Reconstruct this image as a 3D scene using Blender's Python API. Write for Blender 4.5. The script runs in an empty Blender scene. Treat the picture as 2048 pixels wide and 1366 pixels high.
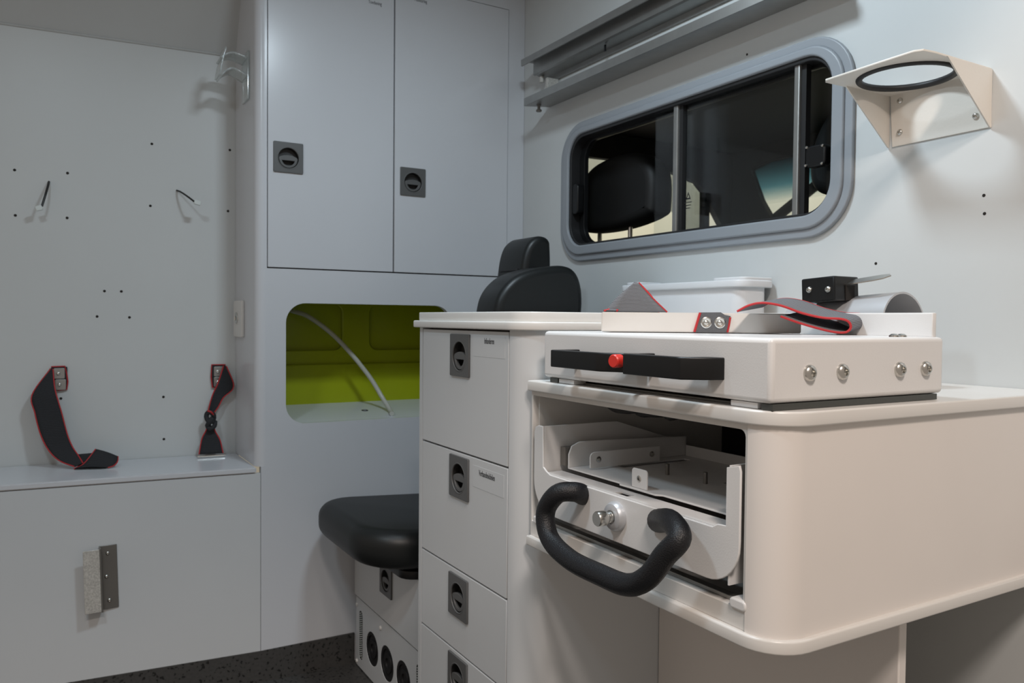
import bpy, bmesh, math, random
from mathutils import Vector, Matrix
random.seed(7)
scene = bpy.context.scene
COL = scene.collection

# ------------------------------------------------------------------ camera
F_PX, YAW, PITCH, ROLL = 1580.4, 0.531280, 0.027232, -0.009162
def camera():
    c, s = math.cos(YAW), math.sin(YAW)
    fwd = Vector((s*math.cos(PITCH), c*math.cos(PITCH), -math.sin(PITCH)))
    right = Vector((c, -s, 0)); down = fwd.cross(right)
    r2 = right*math.cos(ROLL)+down*math.sin(ROLL); d2 = -right*math.sin(ROLL)+down*math.cos(ROLL)
    M = Matrix((( r2.x, -d2.x, -fwd.x, 0), (r2.y, -d2.y, -fwd.y, 0), (r2.z, -d2.z, -fwd.z, 1.05), (0, 0, 0, 1)))
    cd = bpy.data.cameras.new('camera'); co = bpy.data.objects.new('camera', cd); COL.objects.link(co)
    cd.sensor_width = 36.0; cd.lens = F_PX/2048*36.0; cd.clip_start = 0.02; cd.clip_end = 60
    cd.dof.use_dof = True; cd.dof.focus_distance = 1.3; cd.dof.aperture_fstop = 9.0
    co.matrix_world = M
    scene.camera = co
camera()

# ------------------------------------------------------------------ world, lights, exposure
world = bpy.data.worlds.new('world'); scene.world = world; world.use_nodes = True
bg = world.node_tree.nodes['Background']; bg.inputs[0].default_value = (1.0, 0.86, 0.74, 1); bg.inputs[1].default_value = 0.35
scene.view_settings.view_transform = 'Standard'; scene.view_settings.look = 'None'
scene.view_settings.gamma = 1.0; scene.view_settings.use_curve_mapping = False
scene.view_settings.exposure = 0.0
def area(name, loc, target, sx, sy, power, col):
    ld = bpy.data.lights.new(name, 'AREA'); ld.shape = 'RECTANGLE'; ld.size = sx; ld.size_y = sy
    ld.energy = power; ld.color = col
    lo = bpy.data.objects.new(name, ld); COL.objects.link(lo); lo.location = loc
    lo.rotation_euler = (Vector(target)-Vector(loc)).to_track_quat('-Z', 'Y').to_euler()
    return lo
area('roof_lamp_light', (0.75, 1.25, 2.27), (0.75, 1.25, 0), 0.20, 0.14, 15, (0.76, 0.90, 1.0))
area('rear_roof_lamp_light', (-0.35, 1.10, 2.27), (-0.35, 1.10, 0), 0.20, 0.14, 10, (0.76, 0.90, 1.0))
area('garage_lamp_light', (0.05, -0.85, 3.2), (1.0, 0.9, 0.8), 0.35, 0.22, 40, (1.0, 0.87, 0.78))
area('garage_second_lamp_light', (-0.45, -1.10, 3.2), (1.0, 0.9, 0.8), 0.35, 0.22, 30, (1.0, 0.87, 0.78))
area('garage_front_light', (3.6, 4.3, 4.2), (4.6, 4.6, 1.5), 1.5, 0.6, 95, (1.0, 0.97, 0.88))

# ------------------------------------------------------------------ materials
def mat(name, col, rough=0.4, metal=0.0, spec=0.5, var=0.0, vscale=6.0, bump=0.0, bscale=200.0, coat=0.0, trans=0.0):
    m = bpy.data.materials.new(name); m.use_nodes = True
    nt = m.node_tree; b = nt.nodes['Principled BSDF']
    b.inputs['Base Color'].default_value = (*col, 1); b.inputs['Roughness'].default_value = rough
    b.inputs['Metallic'].default_value = metal; b.inputs['Specular IOR Level'].default_value = spec
    b.inputs['Coat Weight'].default_value = coat; b.inputs['Transmission Weight'].default_value = trans
    tc = nt.nodes.new('ShaderNodeTexCoord')
    if var:
        n = nt.nodes.new('ShaderNodeTexNoise'); n.inputs['Scale'].default_value = vscale; n.inputs['Detail'].default_value = 4
        nt.links.new(tc.outputs['Object'], n.inputs['Vector'])
        r = nt.nodes.new('ShaderNodeValToRGB')
        r.color_ramp.elements[0].position = .3; r.color_ramp.elements[1].position = .7
        r.color_ramp.elements[0].color = (*[c*(1-var) for c in col], 1); r.color_ramp.elements[1].color = (*[min(1, c*(1+var)) for c in col], 1)
        nt.links.new(n.outputs['Fac'], r.inputs['Fac']); nt.links.new(r.outputs['Color'], b.inputs['Base Color'])
    if bump:
        n2 = nt.nodes.new('ShaderNodeTexNoise'); n2.inputs['Scale'].default_value = bscale; n2.inputs['Detail'].default_value = 2
        nt.links.new(tc.outputs['Object'], n2.inputs['Vector'])
        bp = nt.nodes.new('ShaderNodeBump'); bp.inputs['Strength'].default_value = bump; bp.inputs['Distance'].default_value = .002
        nt.links.new(n2.outputs['Fac'], bp.inputs['Height']); nt.links.new(bp.outputs['Normal'], b.inputs['Normal'])
    return m
M = {}
M['wall'] = mat('wall_lining_white', (0.56, 0.58, 0.58), .38, var=.015, vscale=3)
M['lam'] = mat('white_laminate', (0.585, 0.6, 0.63), .24, var=.01, vscale=4)
M['lam2'] = mat('white_laminate_matt', (.575, .595, .61), .36, var=.01, vscale=4)
M['cream'] = mat('worktop_white', (0.68, 0.665, 0.64), .28, var=.012, vscale=5)
M['powder'] = mat('white_powder_coat', (0.7, 0.695, 0.69), .30, bump=.06, bscale=420)
M['offwhite'] = mat('offwhite_painted_steel', (0.7, 0.665, 0.61), .36, bump=.08, bscale=260)
M['nylon'] = mat('milky_nylon', (0.66, 0.645, 0.62), .42, var=.02, vscale=14)
M['tubplastic'] = mat('white_tub_plastic', (0.66, 0.67, 0.69), .33)
M['ceil'] = mat('ceiling_white', (0.47, 0.485, 0.485), .5, var=.01)
M['gap'] = mat('gap_shade_brown', (.055, .042, .035), .7)  # dark brown that paints in the shade of the gaps between fronts
M['frame'] = mat('grey_window_frame', (.27, .29, .315), .42, spec=.4, var=.01)
M['rubber'] = mat('black_rubber', (.012, .012, .013), .5)
M['blackplastic'] = mat('black_plastic', (.006, .0063, .007), .36, spec=.35)
M['grip'] = mat('grained_black_grip', (.008, .0085, .0105), .42, spec=.4, bump=.5, bscale=500)
M['leather'] = mat('black_vinyl_upholstery', (.008, .0092, .0095), .42, spec=.35, bump=.05, bscale=300)
M['lock'] = mat('dark_grey_lock_plastic', (0.095, 0.096, 0.096), .42)
M['locked'] = mat('darker_lock_recess', (.018, .018, .018), .5)
M['alu'] = mat('brushed_aluminium', (.36, .36, .35), .42, metal=.85, var=.06, vscale=20)
M['silver'] = mat('silver_painted_tube', (.50, .51, .53), .38, metal=.35, var=.03, vscale=20)
M['steel'] = mat('stainless_steel', (.62, .61, .58), .25, metal=1.0)
M['zinc'] = mat('worn_zinc', (.55, .535, .50), .5, metal=.35, var=.22, vscale=280)
M['dsteel'] = mat('dark_steel', (.20, .19, .175), .42, metal=.6, var=.05)
M['rail'] = mat('dark_rail', (.085, .09, .085), .4, metal=.5)
M['red'] = mat('red_edge_thread', (.42, .018, .022), .7)
M['redbtn'] = mat('red_button', (.62, .03, .02), .4)
M['wireblack'] = mat('wire_black', (.012, .012, .012), .5)
M['connector'] = mat('white_connector', (.62, .66, .64), .4)
M['hose'] = mat('pale_grey_hose', (.48, .48, .43), .4)
M['lime'] = mat('lime_green_paint', (0.36, 0.41, 0.012), .25, var=.03)
M['ink'] = mat('black_ink', (.01, .01, .012), .6)
M['hole'] = mat('drilled_hole_dark', (.012, .009, .007), .8)
M['label'] = mat('clear_label_film', (.578, .598, .613), .30)
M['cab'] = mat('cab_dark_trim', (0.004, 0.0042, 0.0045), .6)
M['cabgrey'] = mat('cab_grey_trim', (.05, .053, .055), .6)
M['garage'] = mat('garage_wall_cream', (0.74, 0.73, 0.64), .8)
M['beige'] = mat('beige_panel', (.73, .692, .66), .4, var=.015)
M['mirror'] = mat('bright_mesh_metal', (.75, .78, .76), .2, metal=1.0)

def webbing(name, base, sc, lo=.45, hi=1.5):
    m = bpy.data.materials.new(name); m.use_nodes = True; nt = m.node_tree; b = nt.nodes['Principled BSDF']
    b.inputs['Roughness'].default_value = .85; b.inputs['Specular IOR Level'].default_value = .15
    tc = nt.nodes.new('ShaderNodeTexCoord'); w = nt.nodes.new('ShaderNodeTexWave'); w.wave_type = 'BANDS'; w.bands_direction = 'Y'
    w.inputs['Scale'].default_value = sc; w.inputs['Distortion'].default_value = .6; w.inputs['Detail'].default_value = 1
    nt.links.new(tc.outputs['UV'], w.inputs['Vector'])
    r = nt.nodes.new('ShaderNodeValToRGB'); r.color_ramp.elements[0].color = (*[c*lo for c in base], 1); r.color_ramp.elements[1].color = (*[c*hi for c in base], 1)
    nt.links.new(w.outputs['Fac'], r.inputs['Fac']); nt.links.new(r.outputs['Color'], b.inputs['Base Color'])
    bp = nt.nodes.new('ShaderNodeBump'); bp.inputs['Strength'].default_value = .5; bp.inputs['Distance'].default_value = .001
    nt.links.new(w.outputs['Fac'], bp.inputs['Height']); nt.links.new(bp.outputs['Normal'], b.inputs['Normal'])
    return m
M['web'] = webbing('grey_webbing', (.15, .155, .168), 13, .6, 1.4)
M['webplain'] = mat('dark_webbing_plain', (.034, .035, .038), .9, spec=.15, bump=.5, bscale=350)
M['webgrey'] = mat('grey_webbing_plain', (.12, .125, .135), .9, spec=.15, bump=.6, bscale=500)
M['webdark'] = webbing('dark_grey_webbing', (.032, .033, .036), 9)

def glass(name, tint, refl=1.0, rough=.02):
    m = bpy.data.materials.new(name); m.use_nodes = True; nt = m.node_tree
    for n in list(nt.nodes):
        if n.type != 'OUTPUT_MATERIAL': nt.nodes.remove(n)
    out = [n for n in nt.nodes if n.type == 'OUTPUT_MATERIAL'][0]
    t = nt.nodes.new('ShaderNodeBsdfTransparent'); t.inputs[0].default_value = (*tint, 1)
    g = nt.nodes.new('ShaderNodeBsdfGlossy'); g.inputs['Roughness'].default_value = rough
    lw = nt.nodes.new('ShaderNodeLayerWeight'); lw.inputs['Blend'].default_value = .5
    pw = nt.nodes.new('ShaderNodeMath'); pw.operation = 'POWER'; pw.inputs[1].default_value = 5.0
    f = nt.nodes.new('ShaderNodeMath'); f.operation = 'MULTIPLY_ADD'; f.inputs[1].default_value = .95; f.inputs[2].default_value = .04
    nt.links.new(lw.outputs['Facing'], pw.inputs[0]); nt.links.new(pw.outputs[0], f.inputs[0])
    mm = nt.nodes.new('ShaderNodeMath'); mm.operation = 'MULTIPLY'; mm.inputs[1].default_value = refl; mm.use_clamp = True
    mx = nt.nodes.new('ShaderNodeMixShader')
    nt.links.new(f.outputs[0], mm.inputs[0]); nt.links.new(mm.outputs[0], mx.inputs[0])
    nt.links.new(t.outputs[0], mx.inputs[1]); nt.links.new(g.outputs[0], mx.inputs[2]); nt.links.new(mx.outputs[0], out.inputs['Surface'])
    return m
M['glass'] = glass('tinted_sliding_glass', (.92, .935, .94), .8)
M['cabglass'] = glass('cab_window_glass', (.95, .96, .95), .5)
M['deflector'] = glass('grey_wind_deflector', (.64, .655, .66), .4)
M['sunband'] = glass('blue_sun_band', (.3, .5, .6), .5)
def band(m):
    nt = m.node_tree; t = [n for n in nt.nodes if n.type == 'BSDF_TRANSPARENT'][0]
    tc = nt.nodes.new('ShaderNodeTexCoord'); sx = nt.nodes.new('ShaderNodeSeparateXYZ'); mr = nt.nodes.new('ShaderNodeMapRange')
    mr.inputs['From Min'].default_value = 1.70; mr.inputs['From Max'].default_value = 1.93
    r = nt.nodes.new('ShaderNodeValToRGB'); e = r.color_ramp.elements
    e[0].position = .05; e[0].color = (.96, .97, .97, 1); e[1].position = .95; e[1].color = (.05, .11, .14, 1)
    k = e.new(.42); k.color = (.28, .46, .54, 1)
    nt.links.new(tc.outputs['Object'], sx.inputs[0]); nt.links.new(sx.outputs['Z'], mr.inputs['Value']); nt.links.new(mr.outputs[0], r.inputs['Fac']); nt.links.new(r.outputs['Color'], t.inputs[0])
band(M['sunband'])
M['acrylic'] = glass('clear_acrylic', (.90, .94, .94), 1.6, .08)
def milky(m, amt):
    nt = m.node_tree; out = [n for n in nt.nodes if n.type == 'OUTPUT_MATERIAL'][0]
    src = out.inputs['Surface'].links[0].from_socket
    d = nt.nodes.new('ShaderNodeBsdfDiffuse'); d.inputs[0].default_value = (.85, .88, .88, 1)
    mx = nt.nodes.new('ShaderNodeMixShader'); mx.inputs[0].default_value = amt
    nt.links.new(src, mx.inputs[1]); nt.links.new(d.outputs[0], mx.inputs[2]); nt.links.new(mx.outputs[0], out.inputs['Surface'])
milky(M['acrylic'], .22)

def vinyl():
    m = bpy.data.materials.new('speckled_dark_vinyl'); m.use_nodes = True; nt = m.node_tree; b = nt.nodes['Principled BSDF']
    b.inputs['Roughness'].default_value = .5
    tc = nt.nodes.new('ShaderNodeTexCoord'); v = nt.nodes.new('ShaderNodeTexNoise'); v.inputs['Scale'].default_value = 95; v.inputs['Detail'].default_value = 1.5
    nt.links.new(tc.outputs['Object'], v.inputs['Vector'])
    r = nt.nodes.new('ShaderNodeValToRGB'); e = r.color_ramp.elements
    e[0].position = .34; e[0].color = (.006, .006, .006, 1); e[1].position = .39; e[1].color = (.046, .045, .043, 1)
    x = e.new(.66); x.color = (.054, .052, .05, 1)
    nt.links.new(v.outputs['Fac'], r.inputs['Fac']); nt.links.new(r.outputs['Color'], b.inputs['Base Color'])
    return m
M['vinyl'] = vinyl()

# ------------------------------------------------------------------ helpers
def link(o, parent=None):
    COL.objects.link(o)
    if parent is not None:
        o.parent = parent; o.matrix_parent_inverse = Matrix.Translation(-parent_world(parent))
    return o
def parent_world(p):
    v = p.location.copy()
    if p.parent is not None: v = v + 0*v   # parts are modelled in world coordinates, with zero own offset
    return v if p.parent is None else Vector((0, 0, 0))
def thing(name, label, cat, loc, group=None, kind=None):
    o = bpy.data.objects.new(name, None); COL.objects.link(o); o.location = loc; o.empty_display_size = .05
    o['label'] = label
    if kind: o['kind'] = kind
    else: o['category'] = cat
    if group: o['group'] = group
    return o
def tag(o, label, cat=None, group=None, kind=None):
    o['label'] = label
    if cat: o['category'] = cat
    if group: o['group'] = group
    if kind: o['kind'] = kind
    return o
def add(name, me, m, parent=None, smooth=False, auto=False):
    if isinstance(me, bmesh.types.BMesh):
        bm = me; bmesh.ops.recalc_face_normals(bm, faces=bm.faces)
        me = bpy.data.meshes.new(name); bm.to_mesh(me); bm.free()
    me.materials.clear(); me.materials.append(M[m] if isinstance(m, str) else m)
    if smooth or auto:
        for p in me.polygons: p.use_smooth = True
    if auto:
        try: me.set_sharp_from_angle(angle=math.radians(35))
        except Exception: pass
    o = bpy.data.objects.new(name, me)
    return link(o, parent)
def flat_big(o):
    big = sorted((p.area for p in o.data.polygons), reverse=True)[:6]
    for p in o.data.polygons:
        if p.area >= big[-1]*.999: p.use_smooth = False
    return o
def bm_box(x0, x1, y0, y1, z0, z1, bev=0.0, seg=2, bm=None):
    own = bm is None
    b2 = bmesh.new()
    bmesh.ops.create_cube(b2, size=1.0)
    for v in b2.verts:
        v.co = Vector(((x0+x1)/2+v.co.x*(x1-x0), (y0+y1)/2+v.co.y*(y1-y0), (z0+z1)/2+v.co.z*(z1-z0)))
    if bev: bmesh.ops.bevel(b2, geom=b2.edges[:], offset=bev, segments=seg, profile=.5, affect='EDGES')
    if own: return b2
    me = bpy.data.meshes.new('tmp'); b2.to_mesh(me); b2.free(); bm.from_mesh(me); bpy.data.meshes.remove(me)
    return bm
def box(name, x0, x1, y0, y1, z0, z1, m, parent=None, bev=0.0, seg=2, rot=None):
    bm = bm_box(x0, x1, y0, y1, z0, z1, bev, seg)
    if rot:
        ang, ax, piv = rot
        bmesh.ops.rotate(bm, verts=bm.verts, cent=piv, matrix=Matrix.Rotation(ang, 3, ax))
    return flat_big(add(name, bm, m, parent, auto=bev > 0))
def rrect(u0, v0, u1, v1, r, n=6):
    pts = []
    rr = r if isinstance(r, (list, tuple)) else [r]*4
    for (cu, cv, a0, ri) in ((u1-rr[0], v1-rr[0], 0, rr[0]), (u0+rr[1], v1-rr[1], 90, rr[1]), (u0+rr[2], v0+rr[2], 180, rr[2]), (u1-rr[3], v0+rr[3], 270, rr[3])):
        if ri <= 0: pts.append((cu, cv)); continue
        for i in range(n+1):
            a = math.radians(a0+90*i/n); pts.append((cu+ri*math.cos(a), cv+ri*math.sin(a)))
    return pts
def circ(cu, cv, r, n=24, rv=None):
    rv = rv or r
    return [(cu+r*math.cos(2*math.pi*i/n), cv+rv*math.sin(2*math.pi*i/n)) for i in range(n)]
AX = {'X': lambda u, v, w: Vector((w, u, v)), 'Y': lambda u, v, w: Vector((u, w, v)), 'Z': lambda u, v, w: Vector((u, v, w))}
def plate(name, outlines, w0, w1, plane, m, parent=None, bev=0.0, bres=2, fn=None, link_it=True):
    """flat part with holes: outlines in the plane's own two axes, thickness from w0 to w1 along the third"""
    cu = bpy.data.curves.new('c', 'CURVE'); cu.dimensions = '2D'; cu.fill_mode = 'BOTH'
    cu.extrude = max((w1-w0)/2-bev, 0); cu.bevel_depth = bev; cu.bevel_resolution = bres; cu.offset = -bev
    for ol in outlines:
        s = cu.splines.new('POLY'); s.points.add(len(ol)-1)
        for p, q in zip(s.points, ol): p.co = (q[0], q[1], 0, 1)
        s.use_cyclic_u = True
    ob = bpy.data.objects.new('c', cu); COL.objects.link(ob)
    dg = bpy.context.evaluated_depsgraph_get()
    me = bpy.data.meshes.new_from_object(ob.evaluated_get(dg))
    bpy.data.objects.remove(ob); bpy.data.curves.remove(cu)
    bm = bmesh.new(); bm.from_mesh(me); bpy.data.meshes.remove(me)
    bmesh.ops.remove_doubles(bm, verts=bm.verts, dist=1e-5)
    f = fn or AX[plane]; mid = (w0+w1)/2
    for v in bm.verts: v.co = f(v.co.x, v.co.y, v.co.z+mid)
    o = add(name, bm, m, parent, auto=True)
    axis = (f(0, 0, 1)-f(0, 0, 0)).normalized()
    for p in o.data.polygons:
        if abs(p.normal.dot(axis)) > .9995: p.use_smooth = False
    return o
def cat(pts, n=6, closed=False):
    P = [Vector(p) for p in pts]; out = []; N = len(P)
    rng = range(N if closed else N-1)
    for i in rng:
        p0 = P[(i-1) % N] if closed or i > 0 else P[0]*2-P[1]
        p1 = P[i]; p2 = P[(i+1) % N]
        p3 = P[(i+2) % N] if closed or i+2 < N else P[-1]*2-P[-2]
        for k in range(n):
            t = k/n
            out.append(.5*((2*p1)+(-p0+p2)*t+(2*p0-5*p1+4*p2-p3)*t*t+(-p0+3*p1-3*p2+p3)*t**3))
    if not closed: out.append(P[-1])
    return out
def bm_tube(path, r, n=10, closed=False, caps=True, bm=None, rfun=None):
    bm = bm or bmesh.new(); P = [Vector(p) for p in path]; N = len(P); rings = []
    prev = None
    for i, p in enumerate(P):
        a = P[(i-1) % N] if closed or i else P[0]; b = P[(i+1) % N] if closed or i < N-1 else P[-1]
        t = (b-a).normalized()
        if prev is None:
            up = Vector((0, 0, 1)) if abs(t.z) < .9 else Vector((1, 0, 0)); nx = t.cross(up).normalized()
        else:
            nx = (prev-t*prev.dot(t)).normalized()
        prev = nx; ny = t.cross(nx); rr = rfun(i/(N-1)) if rfun else r
        rings.append([bm.verts.new(p+(nx*math.cos(2*math.pi*k/n)+ny*math.sin(2*math.pi*k/n))*rr) for k in range(n)])
    for i in range(N if closed else N-1):
        A, B = rings[i], rings[(i+1) % N]
        for k in range(n): bm.faces.new((A[k], A[(k+1) % n], B[(k+1) % n], B[k]))
    if caps and not closed: bm.faces.new(rings[0][::-1]); bm.faces.new(rings[-1])
    return bm
def tube(name, path, r, m, parent=None, n=10, closed=False, rfun=None):
    return add(name, bm_tube(path, r, n, closed, rfun=rfun), m, parent, auto=True)
def bm_lathe(profile, base, axis, n=20, bm=None):
    """profile: (radius, height along axis)"""
    bm = bm or bmesh.new(); ax = Vector(axis).normalized(); base = Vector(base)
    up = Vector((0, 0, 1)) if abs(ax.z) < .9 else Vector((1, 0, 0)); nx = ax.cross(up).normalized(); ny = ax.cross(nx)
    rings = []
    for r, h in profile:
        if r < 1e-6: rings.append([bm.verts.new(base+ax*h)])
        else: rings.append([bm.verts.new(base+ax*h+(nx*math.cos(2*math.pi*k/n)+ny*math.sin(2*math.pi*k/n))*r) for k in range(n)])
    for A, B in zip(rings, rings[1:]):
        for k in range(n):
            k2 = (k+1) % n
            if len(A) == 1 and len(B) == 1: continue
            if len(A) == 1: bm.faces.new((A[0], B[k2], B[k]))
            elif len(B) == 1: bm.faces.new((A[k], A[k2], B[0]))
            else: bm.faces.new((A[k], A[k2], B[k2], B[k]))
    return bm
def lathe(name, profile, base, axis, m, parent=None, n=20):
    return add(name, bm_lathe(profile, base, axis, n), m, parent, auto=True)
def screw(name, base, axis, r, m='steel', parent=None, h=None):
    """domed screw head with a hexagon socket"""
    h = h or r*.75
    o = lathe(name, [(0, -.002), (r, -.002), (r, h*.25), (r*.9, h*.6), (r*.62, h*.95), (r*.42, h), (r*.36, h*.45), (0, h*.4)], base, axis, m, parent, 18)
    return o
def text(name, s, m, parent, size, xs, mapf):
    cu = bpy.data.curves.new('t', 'FONT'); cu.body = s; cu.size = size; cu.extrude = .0002; cu.resolution_u = 2
    ob = bpy.data.objects.new('t', cu); COL.objects.link(ob)
    dg = bpy.context.evaluated_depsgraph_get(); me = bpy.data.meshes.new_from_object(ob.evaluated_get(dg))
    bpy.data.objects.remove(ob); bpy.data.curves.remove(cu)
    bm = bmesh.new(); bm.from_mesh(me); bpy.data.meshes.remove(me)
    for v in bm.verts: v.co = mapf(v.co.x*xs, v.co.y, v.co.z)
    return add(name, bm, m, parent)
def ribbon(L, R, th, nrm_hint, sub=6, across=6, bulge=0.0):
    """woven band between two edge lines, with thickness and UVs"""
    L = cat(L, sub); R = cat(R, sub); bm = bmesh.new(); uvl = bm.loops.layers.uv.new()
    hint = Vector(nrm_hint); top = []; bot = []; ln = 0; vs = []
    for i, (a, b) in enumerate(zip(L, R)):
        if i: ln += (((a+b)/2)-((L[i-1]+R[i-1])/2)).length
        vs.append(ln)
        t = (L[min(i+1, len(L)-1)]+R[min(i+1, len(R)-1)]-L[max(i-1, 0)]-R[max(i-1, 0)])
        nn = (b-a).cross(t)
        nn = nn.normalized() if nn.length > 1e-9 else hint.normalized()
        if nn.dot(hint) < 0 and not bulge < 0: pass
        rt = []; rb = []
        for k in range(across+1):
            f = k/across; p = a.lerp(b, f)+nn*bulge*math.sin(math.pi*f)
            rt.append(bm.verts.new(p+nn*th/2)); rb.append(bm.verts.new(p-nn*th/2))
        top.append(rt); bot.append(rb)
    W = (L[0]-R[0]).length or .04
    def f4(vv, uvs):
        try: f = bm.faces.new(vv)
        except ValueError: return
        for lp, uv in zip(f.loops, uvs): lp[uvl].uv = uv
    for i in range(len(L)-1):
        for k in range(across):
            uv = [(k/across, vs[i]*10), ((k+1)/across, vs[i]*10), ((k+1)/across, vs[i+1]*10), (k/across, vs[i+1]*10)]
            f4((top[i][k], top[i][k+1], top[i+1][k+1], top[i+1][k]), uv)
            f4((bot[i][k], bot[i][k+1], bot[i+1][k+1], bot[i+1][k]), uv)
        f4((top[i][0], top[i+1][0], bot[i+1][0], bot[i][0]), [(0, 0)]*4)
        f4((top[i][-1], top[i+1][-1], bot[i+1][-1], bot[i][-1]), [(0, 0)]*4)
    for row in (0, -1):
        for k in range(across): f4((top[row][k], top[row][k+1], bot[row][k+1], bot[row][k]), [(0, 0)]*4)
    return bm, L, R
def strap_piece(parent, L, R, m, th=.0025, hint=(0, -1, 0), edge=.0022, bulge=0.0, name='webbing', redL=True, redR=True):
    bm, l, r = ribbon(L, R, th, hint, bulge=bulge)
    o = add(name, bm, m, parent, smooth=True)
    if redL: tube('red_edge', l, edge, 'red', parent, 6)
    if redR: tube('red_edge', r, edge, 'red', parent, 6)
    return o

# flush lock (square plate with a round finger pull); u right along the face, n outwards
def lock(parent, c, u, n, half=.046, hz=.047):
    c = Vector(c); u = Vector(u).normalized(); n = Vector(n).normalized(); up = Vector((0, 0, 1))
    def F(a, b, w): return c+u*a+up*b+n*w
    p = plate('lock', [rrect(-half, -hz, half, hz, .003, 2), circ(0, -.002, .034, 28)], 0, .005, None, 'lock', parent, bev=.001, bres=1, fn=F)
    r = lathe('lock_cup', [(.0345, .0005), (.033, -.002), (.031, -.014), (0, -.016)], c-up*.002, n, 'locked', p, 24)
    bm = bm_tube([c-up*.002+(u*math.cos(t)+up*math.sin(t))*.0335+n*.0035 for t in [2*math.pi*k/28 for k in range(28)]], .0022, 6, True)
    add('lock_ring', bm, 'lock', p, smooth=True)
    # lower finger flap: half disc with a raised lip
    pts = [(.029*math.cos(math.radians(a)), -.001+.029*math.sin(math.radians(a))) for a in range(180, 361, 12)]
    pts += [(.026, .004), (.013, .0085), (0, .010), (-.013, .0085), (-.026, .004)]
    inner = [(.020*math.cos(math.radians(a)), -.004+.019*math.sin(math.radians(a))) for a in range(190, 351, 16)]
    plate('lock_flap', [pts, inner], -.004, .003, None, 'lock', p, bev=.001, bres=1, fn=lambda a, b, w: F(a, b-.002, w))
    return p

# ------------------------------------------------------------------ the setting
K = .0875                                            # the side lining runs slightly askew to the cabinet fronts
def wy(x, off=0.0): return 2.79-off+(.55-x)*K         # lining plane
def by(x, off=0.0): return 2.488-off+(.565-x)*K       # bench front plane
FZ = -.085
fl = tag(box('floor', -1.2, 1.60, .25, 3.2, FZ-.03, FZ, 'vinyl'), 'dark grey speckled vinyl floor of the vehicle', kind='structure')
ce = tag(box('ceiling', -1.2, 1.60, .25, 3.2, 2.30, 2.34, 'ceil'), 'white ceiling lining of the vehicle', kind='structure')
tag(box('header_light_block', -1.2, 1.60, .20, .25, 2.19, 2.34, 'ceil'), 'unseen white header added above the side door to block garage light', kind='structure')  # out of view, added to keep the garage light off the bench
def prism_xy(pts, z0, z1):
    bm = bmesh.new(); a = [bm.verts.new((x, y, z0)) for x, y in pts]; b = [bm.verts.new((x, y, z1)) for x, y in pts]
    bm.faces.new(a[::-1]); bm.faces.new(b)
    for i in range(len(pts)): j = (i+1) % len(pts); bm.faces.new((a[i], a[j], b[j], b[i]))
    return bm
wl = tag(add('wall_left', prism_xy([(-1.2, wy(-1.2)), (.56, wy(.56)), (.56, wy(.56)+.05), (-1.2, wy(-1.2)+.05)], FZ, 1.926), 'wall'), 'white side wall lining with drilled screw holes', kind='structure')
# sloping upper lining
bm = bmesh.new()
q = [(-1.2, wy(-1.2), 1.926), (.56, wy(.56), 1.926), (.56, wy(.56)-.20, 2.30), (-1.2, wy(-1.2)-.20, 2.30)]
A = [bm.verts.new(p) for p in q]; B = [bm.verts.new((p[0], p[1]+.04, p[2])) for p in q]
bm.faces.new(A); bm.faces.new(B[::-1])
for i in range(4): bm.faces.new((A[i], A[(i+1) % 4], B[(i+1) % 4], B[i]))
tag(add('wall_upper', bm, 'ceil'), 'sloping white lining above the side wall', kind='structure')
tube('joint_bead', [(-1.2, wy(-1.2)-.002, 1.926), (.55, wy(.55)-.002, 1.926)], .004, 'ceil', wl, 6)
for (x, z) in [(-.084, 1.491), (.056, 1.494), (-.083, 1.354), (.054, 1.355), (.294, 1.609), (.289, 1.409), (.532, 1.613), (.526, 1.408), (.156, 1.13), (.204, 1.13), (.135, 1.049), (.227, 1.047), (.034, .792), (.326, .787), (.327, .648)]:
    lathe('screw_hole', [(0, -.001), (.0042, -.001), (.0042, .0006), (.0034, .0008), (0, .0002)], (x, wy(x), z), (0, -1, 0), 'hole', wl, 12)

# bulkhead wall with the window opening
XW = 1.505
wf = plate('wall_front', [[(.25, FZ), (3.1, FZ), (3.1, 2.34), (.25, 2.34)], rrect(1.145, 1.281, 2.192, 1.665, .085, 8)], XW, XW+.05, 'X', 'wall')
tag(wf, 'white bulkhead wall between patient room and cab', kind='structure')
for (y, z) in [(.831, 1.290), (.829, 1.256), (1.051, 1.176), (1.419, 1.716)]:
    lathe('screw_hole', [(0, -.001), (.003, -.001), (.003, .0006), (.0024, .0008), (0, .0002)], (XW, y, z), (-1, 0, 0), 'hole', wf, 12)

# dark vinyl upstand along bench and cabinet
bm = prism_xy([(-1.2, by(-1.2, .004)), (.565, by(.565, .004)), (.866, 2.480), (.866, 2.50), (.565, 2.50), (-1.2, by(-1.2)+.01)], FZ, .014)
tag(add('trim_1', bm, 'vinyl'), 'dark speckled vinyl upstand along the bench foot', kind='structure')

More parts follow.
